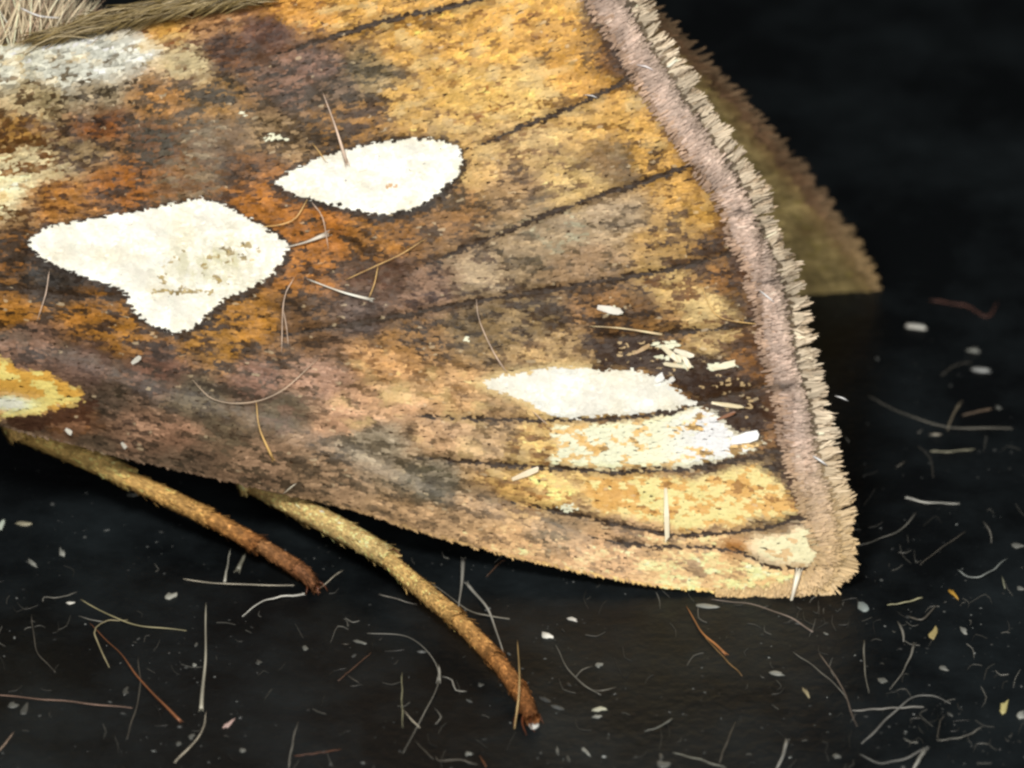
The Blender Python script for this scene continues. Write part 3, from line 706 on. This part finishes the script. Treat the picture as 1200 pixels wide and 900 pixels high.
def claw(P, parent, w=3.2):
    Q = spline(P, 3.0)
    V, F = strand_geo(Q, w, .8, np.array([0, 0, 1.0]), False)
    return mesh_obj('claw', V, F, M_HAIR, parent, np.tile(lin((90, 48, 24)), (len(V), 1)))

def g3(u, v, z): return G(np.array([u]), np.array([v]), z)[0]
# front leg of the two: runs out from under the wing base
femur = leg_piece('leg', [W(-70, 330, -190), W(-40, 400, -140), g3(20, 505, 92)], [26, 24, 17], (150, 118, 62), (190, 150, 78), moth, .6, label='leg with a dark reddish brown foot')
leg_piece('tibia', [g3(8, 500, 94), g3(60, 520, 84), g3(110, 540, 74), g3(146, 558, 67)], [13, 15, 16, 14.5], (176, 138, 66), (206, 168, 92), femur, 1.0)
leg_piece('tarsal_segment', [g3(140, 556, 68), g3(190, 580, 57), g3(240, 604, 46)], [10.5, 12.5, 13], (196, 152, 78), (170, 122, 58), femur)
leg_piece('tarsal_segment', [g3(238, 603, 46), g3(268, 619, 39), g3(298, 636, 32)], [10, 11.5, 12], (172, 120, 56), (138, 84, 38), femur)
leg_piece('tarsal_segment', [g3(296, 634, 32), g3(320, 648, 26), g3(342, 662, 21)], [9.5, 11, 11.5], (138, 92, 48), (122, 76, 40), femur, .6)
leg_piece('tarsal_segment', [g3(340, 660, 21), g3(356, 672, 15), g3(367, 684, 10)], [11, 10.5, 7], (126, 78, 42), (96, 58, 32), femur, .5)
claw([g3(364, 680, 11), g3(372, 688, 9), g3(373, 698, 1.2)], femur); claw([g3(366, 678, 12), g3(378, 684, 9), g3(384, 693, 1.2)], femur)
claw([g3(360, 682, 9), g3(360, 690, 6), g3(358, 697, 1.0)], femur, 2.4)
claw([g3(140, 553, 78), g3(150, 548, 76), g3(160, 552, 72)], femur, 4)
# second leg: longer, reaching out over the surface
femur2 = leg_piece('leg', [W(190, 350, -180), W(230, 450, -130), g3(292, 566, 56)], [26, 22, 17], (170, 134, 74), (206, 172, 100), moth, .6, label='leg with a tan foot stretched out clear of the wing')
leg_piece('tibia', [g3(284, 562, 57), g3(340, 590, 54), g3(400, 621, 51), g3(452, 651, 48)], [13, 15.5, 16, 14], (196, 158, 88), (222, 188, 116), femur2, .9)
leg_piece('tarsal_segment', [g3(446, 648, 48), g3(490, 687, 41), g3(532, 722, 34)], [11, 12.5, 13], (206, 168, 96), (186, 140, 72), femur2)
leg_piece('tarsal_segment', [g3(529, 720, 34), g3(553, 743, 29), g3(577, 768, 25)], [10, 11.5, 12], (186, 138, 70), (160, 106, 50), femur2)
leg_piece('tarsal_segment', [g3(575, 766, 25), g3(590, 784, 21), g3(604, 803, 17)], [9.5, 10.5, 11.5], (164, 108, 50), (142, 88, 40), femur2)
leg_piece('tarsal_segment', [g3(602, 801, 17), g3(613, 818, 14), g3(621, 836, 10)], [9.5, 11, 8.5], (150, 94, 42), (122, 72, 34), femur2)
claw([g3(619, 832, 11), g3(630, 836, 9), g3(637, 848, 1.2)], femur2); claw([g3(615, 834, 11), g3(612, 846, 7), g3(617, 862, 1.2)], femur2); claw([g3(612, 830, 10), g3(604, 840, 6), g3(602, 852, 1.2)], femur2, 2.6)
claw([g3(621, 836, 10), g3(622, 850, 6), g3(627, 858, 1.2)], femur2, 2.2)
claw([g3(452, 640, 58), g3(462, 644, 55), g3(470, 650, 50)], femur2, 5)

# ------------------------------------------------------------------ loose hairs and flakes
PALE = (205, 196, 176); WHITE = (232, 230, 220); GREY = (130, 128, 120); DIM = (96, 92, 84); GOLD = (196, 158, 96); BROWN = (140, 92, 62); PINK = (190, 166, 146)
WG = 'fine hairs lying on the wing'
GG = 'plain loose hairs on the black surface'
def shade(c):
    m = sum(c) / 3
    if c[0] - c[2] > 60: return 'golden'
    if c[0] - c[2] > 34: return 'pinkish'
    return 'pale' if m > 165 else 'mid grey' if m > 108 else 'dark grey'
def span(pts): return sum(math.dist(a, b) for a, b in zip(pts[:-1], pts[1:]))
def place(name, V, F, c, label, cat, group):
    V = np.array(V); og = V.mean(0); og[2] = V[:, 2].min()
    cc = np.tile(lin(c) * .9, (len(V), 1)) * (1 + .25 * np.sin(np.linspace(0, 19, len(V))))[:, None]
    o = mesh_obj(name, V, F, M_HAIR, None, np.clip(cc, 0, .85), origin=og)
    tag(o, label, cat, group)
def wing_hair(pts, w0, w1, c, label=None, arch=4):
    c0 = c; c = tuple(np.minimum(np.array(c) * 1.12 + 8, 240)); w0 *= .72; w1 *= .8
    Q = spline(pts, 6); s = np.linspace(0, 1, len(Q))
    uu, vv = Q[:, 0], Q[:, 1]
    ub = np.clip(uu, -100, 955); vb = np.clip(vv, top(ub), bottom(ub))
    P = W(uu, vv, relief(ub, vb) + 3.2 + arch * np.sin(np.pi * s))
    V, F = strand_geo(P, w0, w1, -FWD)
    place('loose_hair', V, F, c, label or f"fine {shade(c0)} hair {'stub ' if span(pts) < 30 else ''}lying loose on the brown part of the wing", 'hair', None if label else WG)
def ground_hair(pts, w0, w1, c, label=None, arch=2.5, z=None):
    w0 *= .7; w1 *= .78; c0 = c; c = tuple(np.array(c) * .93); Q = spline(pts, 5); s = np.linspace(0, 1, len(Q)); f_ = rng.uniform(3, 9); Q = Q + .5 * np.stack([np.sin(f_ * s * 2 + Q[0, 1]), np.sin(f_ * s * 2.6 + Q[0, 0])], 1) * min(1, len(Q) / 12)
    th = np.maximum((w0 + (w1 - w0) * s ** 1.6) * .25, .45)
    zz = th + arch * np.sin(np.pi * s) ** 2
    if z is not None: zz = np.maximum(zz, np.interp(s, np.linspace(0, 1, len(z)), z))
    P = G(Q[:, 0], Q[:, 1], zz)
    V, F = strand_geo(P, w0, w1, np.array([0, 0, 1.0]))
    V = np.array(V); V[:, 2] += max(0, .05 - V[:, 2].min()) - (max(0, V[:, 2].min() - .2) if z is None else 0)
    place('loose_hair', V, F, c, label or f"{'short stubby' if span(pts) < 26 else 'thin'} {shade(c0)} hair strewn on the black surface", 'hair', None if label else GG)

wing_hair([(378, 108), (392, 145), (406, 190)], 1.2, 6, PINK, 'dull pinkish hair scale with broad end on the oval white spot')
wing_hair([(366, 168), (374, 178), (382, 190)], 1.5, 1.5, GOLD)
wing_hair([(306, 266), (330, 263), (347, 255), (360, 234)], 1.5, 2, GOLD, 'bent golden hair between the oval spot and the largest spot')
wing_hair([(365, 237), (378, 255), (385, 292)], 1.6, 1.2, PINK)
wing_hair([(334, 290), (358, 284), (381, 275)], 1.5, 7.5, (172, 164, 150), 'grey fan-ended scale hair touching a blunt corner of the largest spot')
wing_hair([(360, 327), (400, 342), (434, 351)], 1.5, 5, (205, 200, 186), 'pale fan-ended hair in the brown gap below the oval spot')
wing_hair([(405, 328), (440, 312), (470, 298), (500, 279)], 1.4, 1.2, GOLD)
wing_hair([(443, 312), (439, 332), (432, 350)], 1.8, 1.6, GOLD)
wing_hair([(345, 325), (333, 352), (330, 414)], 1.6, 1.4, PINK)
wing_hair([(332, 362), (336, 384), (338, 406)], 1.4, 1.2, PINK)
wing_hair([(58, 318), (54, 345), (44, 376)], 1.8, 1.2, PINK)
wing_hair([(225, 445), (250, 468), (290, 472), (330, 458), (372, 421)], 1.6, 1.4, (178, 156, 132), 'long hair bowed like a shallow cup across the grey wing fold')
wing_hair([(300, 470), (304, 502), (319, 538)], 1.4, 4.5, GOLD, 'golden hair with a thick end below the grey wing fold')
wing_hair([(558, 350), (562, 376), (578, 412), (594, 437)], 1.2, 2.2, PINK, 'hair ending on the tip of the white streak')
wing_hair([(624, 482), (633, 490), (643, 499)], 1.6, 1.2, PINK)
wing_hair([(690, 382), (730, 385), (776, 392)], 1.2, 4, (205, 182, 142), 'straight pale hair on the dark brown above the white streak')
wing_hair([(822, 333), (830, 356), (846, 373), (895, 381)], 1.4, 1.6, GOLD, 'curved golden hair reaching the fringe')
wing_hair([(888, 339), (898, 347), (909, 356)], 2.2, 3, WHITE, 'short white hair on the fringe beside a dark gap', 9)
wing_hair([(744, 76), (756, 78), (768, 84)], 3, 2, (206, 196, 196), 'short white hair where the upper vein meets the fringe', 9)
wing_hair([(684, 111), (694, 112), (700, 115)], 1.6, 1.6, WHITE)
wing_hair([(950, 533), (960, 539), (970, 546)], 3.2, 3, WHITE, 'short white hair on the fringe near the wing tip', 9)
wing_hair([(330, 580), (338, 573), (346, 567)], 1.6, 1.4, PALE)
wing_hair([(920, 722), (927, 704), (936, 670)], 3.0, 10, (196, 188, 170), 'grey wedge-shaped scale hanging over the wing tip edge', 8)
wing_hair([(978, 464), (986, 466), (994, 470)], 2, 2.4, WHITE, 'tiny pale hair poking out of the fringe', 6)
wing_hair([(22, 8), (45, 18), (70, 20)], 2.4, 1.5, WHITE, 'pale hair caught on the thorax fur', 10)
wing_hair([(96, 37), (124, 18), (140, 8)], 1.6, 5, PINK, 'pinkish hair standing off the ridge', 10)

ground_hair([(215, 678), (255, 684), (300, 685), (345, 686)], 2, 2.4, PALE, 'straight pale hair pointing at the dark-footed leg')
ground_hair([(284, 722), (305, 706), (330, 699), (354, 697)], 1.4, 4.6, WHITE, 'curved white scale hair under the dark brown foot')
ground_hair([(270, 642), (267, 660), (263, 682)], 1.6, 4.4, (170, 168, 156), 'short upright pale hair beside the dark-footed leg')
ground_hair([(288, 648), (284, 656), (279, 667)], 5, 8, (128, 126, 112), 'short broad fan-shaped scale beside the dark-footed leg')
ground_hair([(241, 706), (241, 760), (236, 830)], 2.4, 6, (176, 172, 156), 'long straight hair with a thick forked end')
ground_hair([(242, 834), (236, 858), (205, 894)], 1.6, 3.2, PALE, 'hooked hair running on from the long thick forked hair')
ground_hair([(95, 702), (130, 722), (165, 733), (218, 739)], 2.4, 2, (176, 168, 130), 'long greenish pale hair crossing a bent one')
ground_hair([(128, 782), (111, 742), (124, 728), (150, 727)], 2.6, 2, (170, 160, 126), 'pale hair bent into a sharp elbow')
ground_hair([(92, 722), (110, 727), (124, 729)], 2, 3, GREY)
ground_hair([(50, 705), (52, 700), (70, 700), (90, 694)], 2, 2, GREY)
ground_hair([(104, 730), (140, 765), (170, 803), (211, 844)], 1.2, 5, BROWN, 'reddish brown hair with a forked end')
ground_hair([(-10, 814), (80, 822), (155, 830)], 2, 2.6, (150, 122, 106), 'long straight pinkish hair')
ground_hair([(162, 770), (164, 808), (157, 838), (148, 866)], 1.6, 2, DIM)
ground_hair([(37, 720), (43, 762), (65, 788)], 1.6, 1.6, DIM)
ground_hair([(537, 720), (540, 690), (543, 656)], 2, 7, (150, 148, 140), 'hair with a feathery end beside the stretched-out tan foot')
ground_hair([(593, 780), (583, 742), (570, 712), (548, 684)], 2, 6, (165, 164, 156), 'curved fan-ended hair touching the stretched-out tan foot', 6, [26, 14, 3, 1.5])
ground_hair([(606, 750), (609, 795), (603, 854)], 2, 3, (196, 166, 112), 'straight golden hair crossing the stretched-out tan foot', 8, [1.2, 34, 1.2])
ground_hair([(489, 709), (465, 702), (444, 696)], 1.5, 3.4, (140, 136, 128), 'short grey hair behind the tan leg')
ground_hair([(506, 684), (548, 714), (574, 722), (597, 725)], 1.5, 4, (128, 124, 112), 'grey hair with a thick end between the tan leg and the wing')
ground_hair([(430, 742), (478, 747), (508, 772), (514, 800), (496, 838), (472, 882)], 1.6, 2, GREY, 'long grey hair bent in a wide hook')
ground_hair([(471, 788), (471, 820), (472, 852)], 2, 1.6, (150, 148, 120), 'upright greenish hair with a short one leaning on it')
ground_hair([(473, 832), (482, 843), (492, 853)], 1.6, 2.8, PALE)
ground_hair([(509, 830), (517, 840), (510, 849)], 2, 2, GREY)
ground_hair([(514, 779), (515, 788), (514, 797)], 3, 6, (168, 166, 156), 'pale fleck on the long hooked hair')
ground_hair([(518, 793), (530, 797), (534, 809), (547, 810)], 2.5, 2, (160, 158, 150), 'small crooked pale hair beside the long hooked hair')
ground_hair([(396, 798), (415, 782), (436, 764)], 1.4, 1.4, (110, 82, 66), 'thin brown hair lying apart')
ground_hair([(650, 755), (672, 792), (704, 815)], 1.2, 2.6, GREY); ground_hair([(674, 794), (682, 785), (694, 781)], 1.5, 2, GREY); ground_hair([(696, 809), (708, 809), (722, 805)], 1.5, 1.5, GREY)
ground_hair([(755, 857), (772, 852), (788, 842)], 2, 4, (120, 122, 116), 'short thick grey-green hair')
ground_hair([(804, 710), (824, 742), (850, 765)], 1.4, 5, (186, 126, 76), 'orange hair scale with a frayed end')
ground_hair([(822, 742), (846, 768), (870, 792)], 1.6, 2, (150, 118, 76), 'brown hair forked below the orange frayed one')
ground_hair([(834, 703), (880, 708), (922, 722), (953, 740)], 1.4, 4, (140, 126, 116), 'long curved hair lying just beyond the wing tip')
ground_hair([(930, 764), (965, 790), (990, 815), (997, 832)], 1.6, 1.6, GREY, 'thin hair meeting another in a narrow V')
ground_hair([(960, 766), (984, 800), (997, 832), (1004, 852)], 2.4, 1.6, (120, 108, 98), 'knob-ended hair closing the narrow V')
ground_hair([(1018, 812), (1013, 780), (1013, 750)], 1.6, 3.6, (128, 126, 116), 'upright hair with a flattened head')
ground_hair([(1043, 808), (1060, 784), (1072, 755)], 1.4, 4.4, GREY, 'slanting hair with a flattened head')
ground_hair([(998, 833), (1040, 830), (1082, 828)], 3.4, 4, (142, 140, 134), 'thick straight grey hair under the arched one')
ground_hair([(1010, 872), (1040, 842), (1068, 818), (1090, 815), (1114, 824)], 4, 2.2, (124, 124, 120), 'thick grey hair arched over a straight one')
ground_hair([(1008, 884), (1030, 894), (1060, 889), (1086, 876)], 2.4, 4.5, (130, 130, 126), 'grey hair curled like a shallow bowl')
ground_hair([(1098, 868), (1130, 863), (1152, 851)], 2, 3, GREY); ground_hair([(1098, 868), (1102, 845), (1108, 838)], 1.5, 1.5, DIM)
ground_hair([(1070, 902), (1078, 888), (1084, 879)], 5, 7, (160, 160, 152), 'broad pale scale at the end of the curled grey hair')
ground_hair([(788, 882), (820, 890), (850, 900)], 2.6, 2.6, (140, 140, 130)); ground_hair([(843, 894), (851, 872), (862, 846)], 2.5, 1.5, DIM)
ground_hair([(910, 902), (918, 884), (922, 868)], 4, 6, (150, 150, 144), 'short broad grey hair with a bulb end')
ground_hair([(1017, 464), (1060, 485), (1110, 500), (1187, 502)], 1.2, 3, (150, 146, 134), 'long bowed hair off the fringe, clear of the other loose hairs')
ground_hair([(1110, 505), (1116, 488), (1126, 471)], 1.8, 4.2, (150, 140, 120), 'hair rising from the long bowed one', 2.5)
ground_hair([(1128, 487), (1142, 483), (1162, 479)], 2, 4, (150, 130, 110), 'short brownish hair above the long bowed one')
ground_hair([(1090, 529), (1115, 529), (1143, 526)], 2.6, 2, (190, 186, 160), 'straight cream hair below the long bowed one')
ground_hair([(1125, 590), (1090, 589), (1064, 584)], 1.5, 4.6, WHITE, 'bright white hair lying alone')
ground_hair([(1004, 640), (1040, 628), (1060, 617), (1074, 600)], 1.6, 3, GREY, 'hair springing out from the fringe of the wing tip')
ground_hair([(1078, 662), (1103, 642), (1132, 623)], 1.6, 2.4, DIM)
ground_hair([(1152, 611), (1160, 622), (1162, 636)], 3.2, 1.8, GREY)
ground_hair([(1122, 668), (1140, 677), (1160, 670), (1180, 654)], 3.5, 2.2, (150, 156, 152), 'pale hair curled like a hook')
ground_hair([(1174, 675), (1178, 690)], 3, 3, (150, 152, 130))
ground_hair([(1040, 709), (1060, 706), (1081, 700)], 2.2, 4, (186, 182, 146), 'straight yellowish hair on a whitish smear')
ground_hair([(1064, 722), (1080, 726), (1098, 709)], 5, 3, DIM); ground_hair([(1052, 728), (1058, 740), (1059, 752)], 5, 3, GREY)
ground_hair([(1090, 352), (1130, 358), (1158, 371), (1170, 352)], 4, 2.5, (120, 82, 70), 'reddish bent hair behind the far wing tip')
ground_hair([(1103, 440), (1120, 428), (1140, 424)], 2, 2, DIM)
ground_hair([(338, 900), (343, 870), (349, 846)], 2.6, 1.4, GREY); ground_hair([(345, 886), (375, 882), (400, 878)], 1.4, 1.4, (120, 80, 60), 'thin brown hair crossing a grey upright one')
ground_hair([(-6, 884), (4, 874), (16, 858)], 2, 1.6, PINK)
ground_hair([(375, 690), (388, 678), (402, 668)], 1.8, 1.4, PALE)
ground_hair([(510, 886), (515, 892), (535, 890), (560, 896)], 3, 3, DIM); ground_hair([(486, 868), (508, 890)], 1.4, 1.4, DIM); ground_hair([(562, 885), (570, 899)], 1.6, 2, BROWN, 'stub of brown hair lying apart')
ground_hair([(570, 676), (585, 660), (592, 656)], 1.4, 1.2, (110, 80, 60), 'thin brown hair in the shade of the wing')
ground_hair([(1082, 502), (1076, 508)], 2.5, 3, GREY); ground_hair([(1090, 509), (1104, 509)], 3.5, 3.5, PALE); ground_hair([(1050, 548), (1062, 540)], 3, 3.5, DIM)
ground_hair([(989, 510), (995, 518)], 2.5, 3, GREY); ground_hair([(1075, 522), (1090, 537), (1094, 560)], 1.2, 1.2, DIM)
ground_hair([(420, 800), (405, 790)], 1.2, 1.2, DIM); ground_hair([(400, 755), (410, 755)], 1.4, 1.2, DIM)

# flakes: small broad scales lying flat
def flake(u, v, length, wd, a, c, label, group=None):
    P = G(np.array([u]), np.array([v]), 0)[0]
    n = 9; V = []; a = math.radians(a); wob = 1 + .28 * rng.normal(size=(9, 2))
    prof = [(math.cos(2 * math.pi * k / n), math.sin(2 * math.pi * k / n) * (1 - .35 * math.cos(2 * math.pi * k / n))) for k in range(n)]
    for z, s in ((.1, .95), (wd * .12, 1.0), (wd * .22, .8)):
        for (x, y), (wx, wy) in zip(prof, wob):
            x2 = x * length / 2 * s * wx; y2 = y * wd / 2 * s * wy
            V.append(P + np.array([x2 * math.cos(a) - y2 * math.sin(a), (x2 * math.sin(a) + y2 * math.cos(a)) / 1.0 * 1.5, z * (1 + .3 * rng.random())]))
    F = []
    for r in (0, 1):
        for k in range(n): F.append((r * n + k, r * n + (k + 1) % n, (r + 1) * n + (k + 1) % n, (r + 1) * n + k))
    F.append(tuple(range(n))[::-1]); F.append(tuple(2 * n + k for k in range(n)))
    place('loose_flake', V, F, c, label, 'flake', group)
FG = 'small pale flakes on the black surface'
flake(641, 746, 16, 9, -25, WHITE, 'white drop-shaped flake beside the tan foot')
flake(703, 832, 17, 6, 2, (190, 190, 170), 'oblong cream flake below the small forked grey hairs')
flake(626, 851, 12, 9, 0, (214, 214, 208), 'round white bead at the claws of the tan foot')
flake(671, 726, 13, 5, -20, (210, 208, 200), 'slim white flake out from the straight wing edge')
flake(1073, 384, 32, 9, -6, WHITE, 'whitish flake behind the wing tip beside the reddish hair')
flake(1150, 434, 26, 8, -8, (170, 172, 170), 'greyish flake behind the long bowed hair')
flake(1013, 713, 20, 12, -35, (140, 150, 148), 'ragged pale smear of scales near the wing tip')
flake(201, 699, 15, 10, 20, (170, 170, 160), 'ragged pale flake off the end of the straight pale hair')
flake(82, 707, 9, 4, 8, WHITE, 'bright fleck beside the sharply bent hair')
flake(268, 849, 16, 5, 48, (196, 168, 160), 'pinkish oblong flake near the long forked hair')
flake(1177, 829, 18, 9, 60, (200, 190, 130), 'yellow chip of scale'); flake(1094, 742, 22, 7, 65, (176, 160, 110), 'yellowish slim chip by the whitish smear')
flake(945, 812, 20, 5, -68, (160, 150, 120), 'slim yellowish chip below the narrow V hairs'); flake(1116, 695, 13, 6, -60, (180, 140, 60), 'amber chip near the hooked pale hair')
flake(2, 615, 18, 6, 80, (200, 210, 196), 'slim greenish white flake by the wing base'); flake(30, 614, 21, 6, -8, (170, 164, 140), 'oblong buff flake below the wing base')
for (u, v, l, wd, a) in [(37, 660, 18, 5, -38), (73, 649, 18, 6, -75), (148, 810, 12, 6, 80), (15, 828, 14, 8, 10), (28, 832, 16, 8, 70), (154, 580, 14, 7, -10), (303, 777, 7, 6, 0), (358, 760, 8, 6, 0), (284, 880, 9, 5, -10),
                         (422, 753, 16, 4, -18), (563, 803, 7, 5, 0), (700, 840, 9, 5, 0), (703, 780, 8, 7, 0), (775, 888, 5, 9, 0), (686, 881, 16, 4, -50), (653, 880, 10, 3, -80), (666, 889, 9, 3, -70), (778, 897, 18, 9, 15),
                         (910, 790, 18, 6, -8), (1035, 798, 10, 6, -10), (1106, 784, 10, 7, -30), (1114, 838, 8, 4, -40), (982, 887, 10, 6, -20), (1198, 840, 10, 12, 70), (1130, 740, 12, 7, -60), (1193, 640, 14, 6, -5), (1196, 690, 10, 5, -20),
                         (968, 743, 8, 3, -30), (828, 711, 24, 6, -5), (1170, 478, 7, 4, -30), (1097, 510, 13, 4, 0), (549, 884, 7, 6, 0), (210, 872, 7, 6, 0), (225, 864, 9, 6, 40), (1142, 412, 8, 14, 80), (228, 780, 5, 5, 0), (230, 756, 4, 6, 0)]:
    flake(u, v, l, wd, a, (150 + 50 * rng.random(),) * 3 if False else tuple(np.array((176, 178, 170)) * (.40 + .45 * rng.random())), ('tiny' if l < 9 else 'slim' if l > 2.3 * wd else 'small rounded') + ' pale scale flake on the black surface', FG)

# dust nobody could count
n = 4200
du_ = rng.uniform(-200, 1400, n); dv_ = rng.uniform(330, 960, n)
keep = rng.random(n) < np.clip(.2 + 1.3 * N1(du_ / 90, dv_ / 60) + .6 * N2(du_ / 30, dv_ / 24) + .45 * ((du_ > 900) & (dv_ > 600)) + .2 * (dv_ > 700), .05, 1)
du_, dv_ = du_[keep], dv_[keep]; n = len(du_)
P = G(du_, dv_, 0.0); V = []; F = []; C = []
for i in range(n):
    r = min(.35 + rng.exponential(.42), 3.0); el = 1 + rng.random() ** 3 * 2.5; a = rng.random() * 6.3; b = len(V)
    for k in range(6):
        t = 6.283 * k / 6; x, y = math.cos(t) * r * el, math.sin(t) * r * 1.3
        V.append(P[i] + np.array([x * math.cos(a) - y * math.sin(a), x * math.sin(a) + y * math.cos(a), .12]))
    V.append(P[i] + np.array([0, 0, r * .8])); F += [(b + k, b + (k + 1) % 6, b + 6) for k in range(6)]; F.append(tuple(b + k for k in range(6))[::-1])
    C += [lin((150, 154, 152)) * math.exp(rng.normal(-1.9, .8))] * 7
for i in range(260):      # broken bits of hair among the specks
    x0, y0 = (rng.uniform(880, 1230), rng.uniform(520, 910)) if i % 3 == 0 else (rng.uniform(-20, 1220), rng.uniform(640, 915))
    ln, a, bend = rng.uniform(4, 26), rng.uniform(0, 6.3), rng.normal(0, .5)
    Q = spline([(x0, y0), (x0 + ln * .5 * math.cos(a), y0 + ln * .5 * math.sin(a)), (x0 + ln * math.cos(a + bend), y0 + ln * math.sin(a + bend))], 6)
    v2, f2 = strand_geo(G(Q[:, 0], Q[:, 1], .5), .5, rng.uniform(.5, 1.3), np.array([0, 0, 1.0]), False)
    b = len(V); V += v2; F += [tuple(k + b for k in f) for f in f2]
    C += [lin((140, 138, 130)) * math.exp(rng.normal(-1.3, .6))] * len(v2)
o = mesh_obj('dust', np.array(V), F, M_HAIR, None, np.clip(np.array(C), 0, .8), smooth=False)
o['kind'] = 'stuff'; o['label'] = 'fine pale dust specks sprinkled over the black surface'; o['category'] = 'dust'
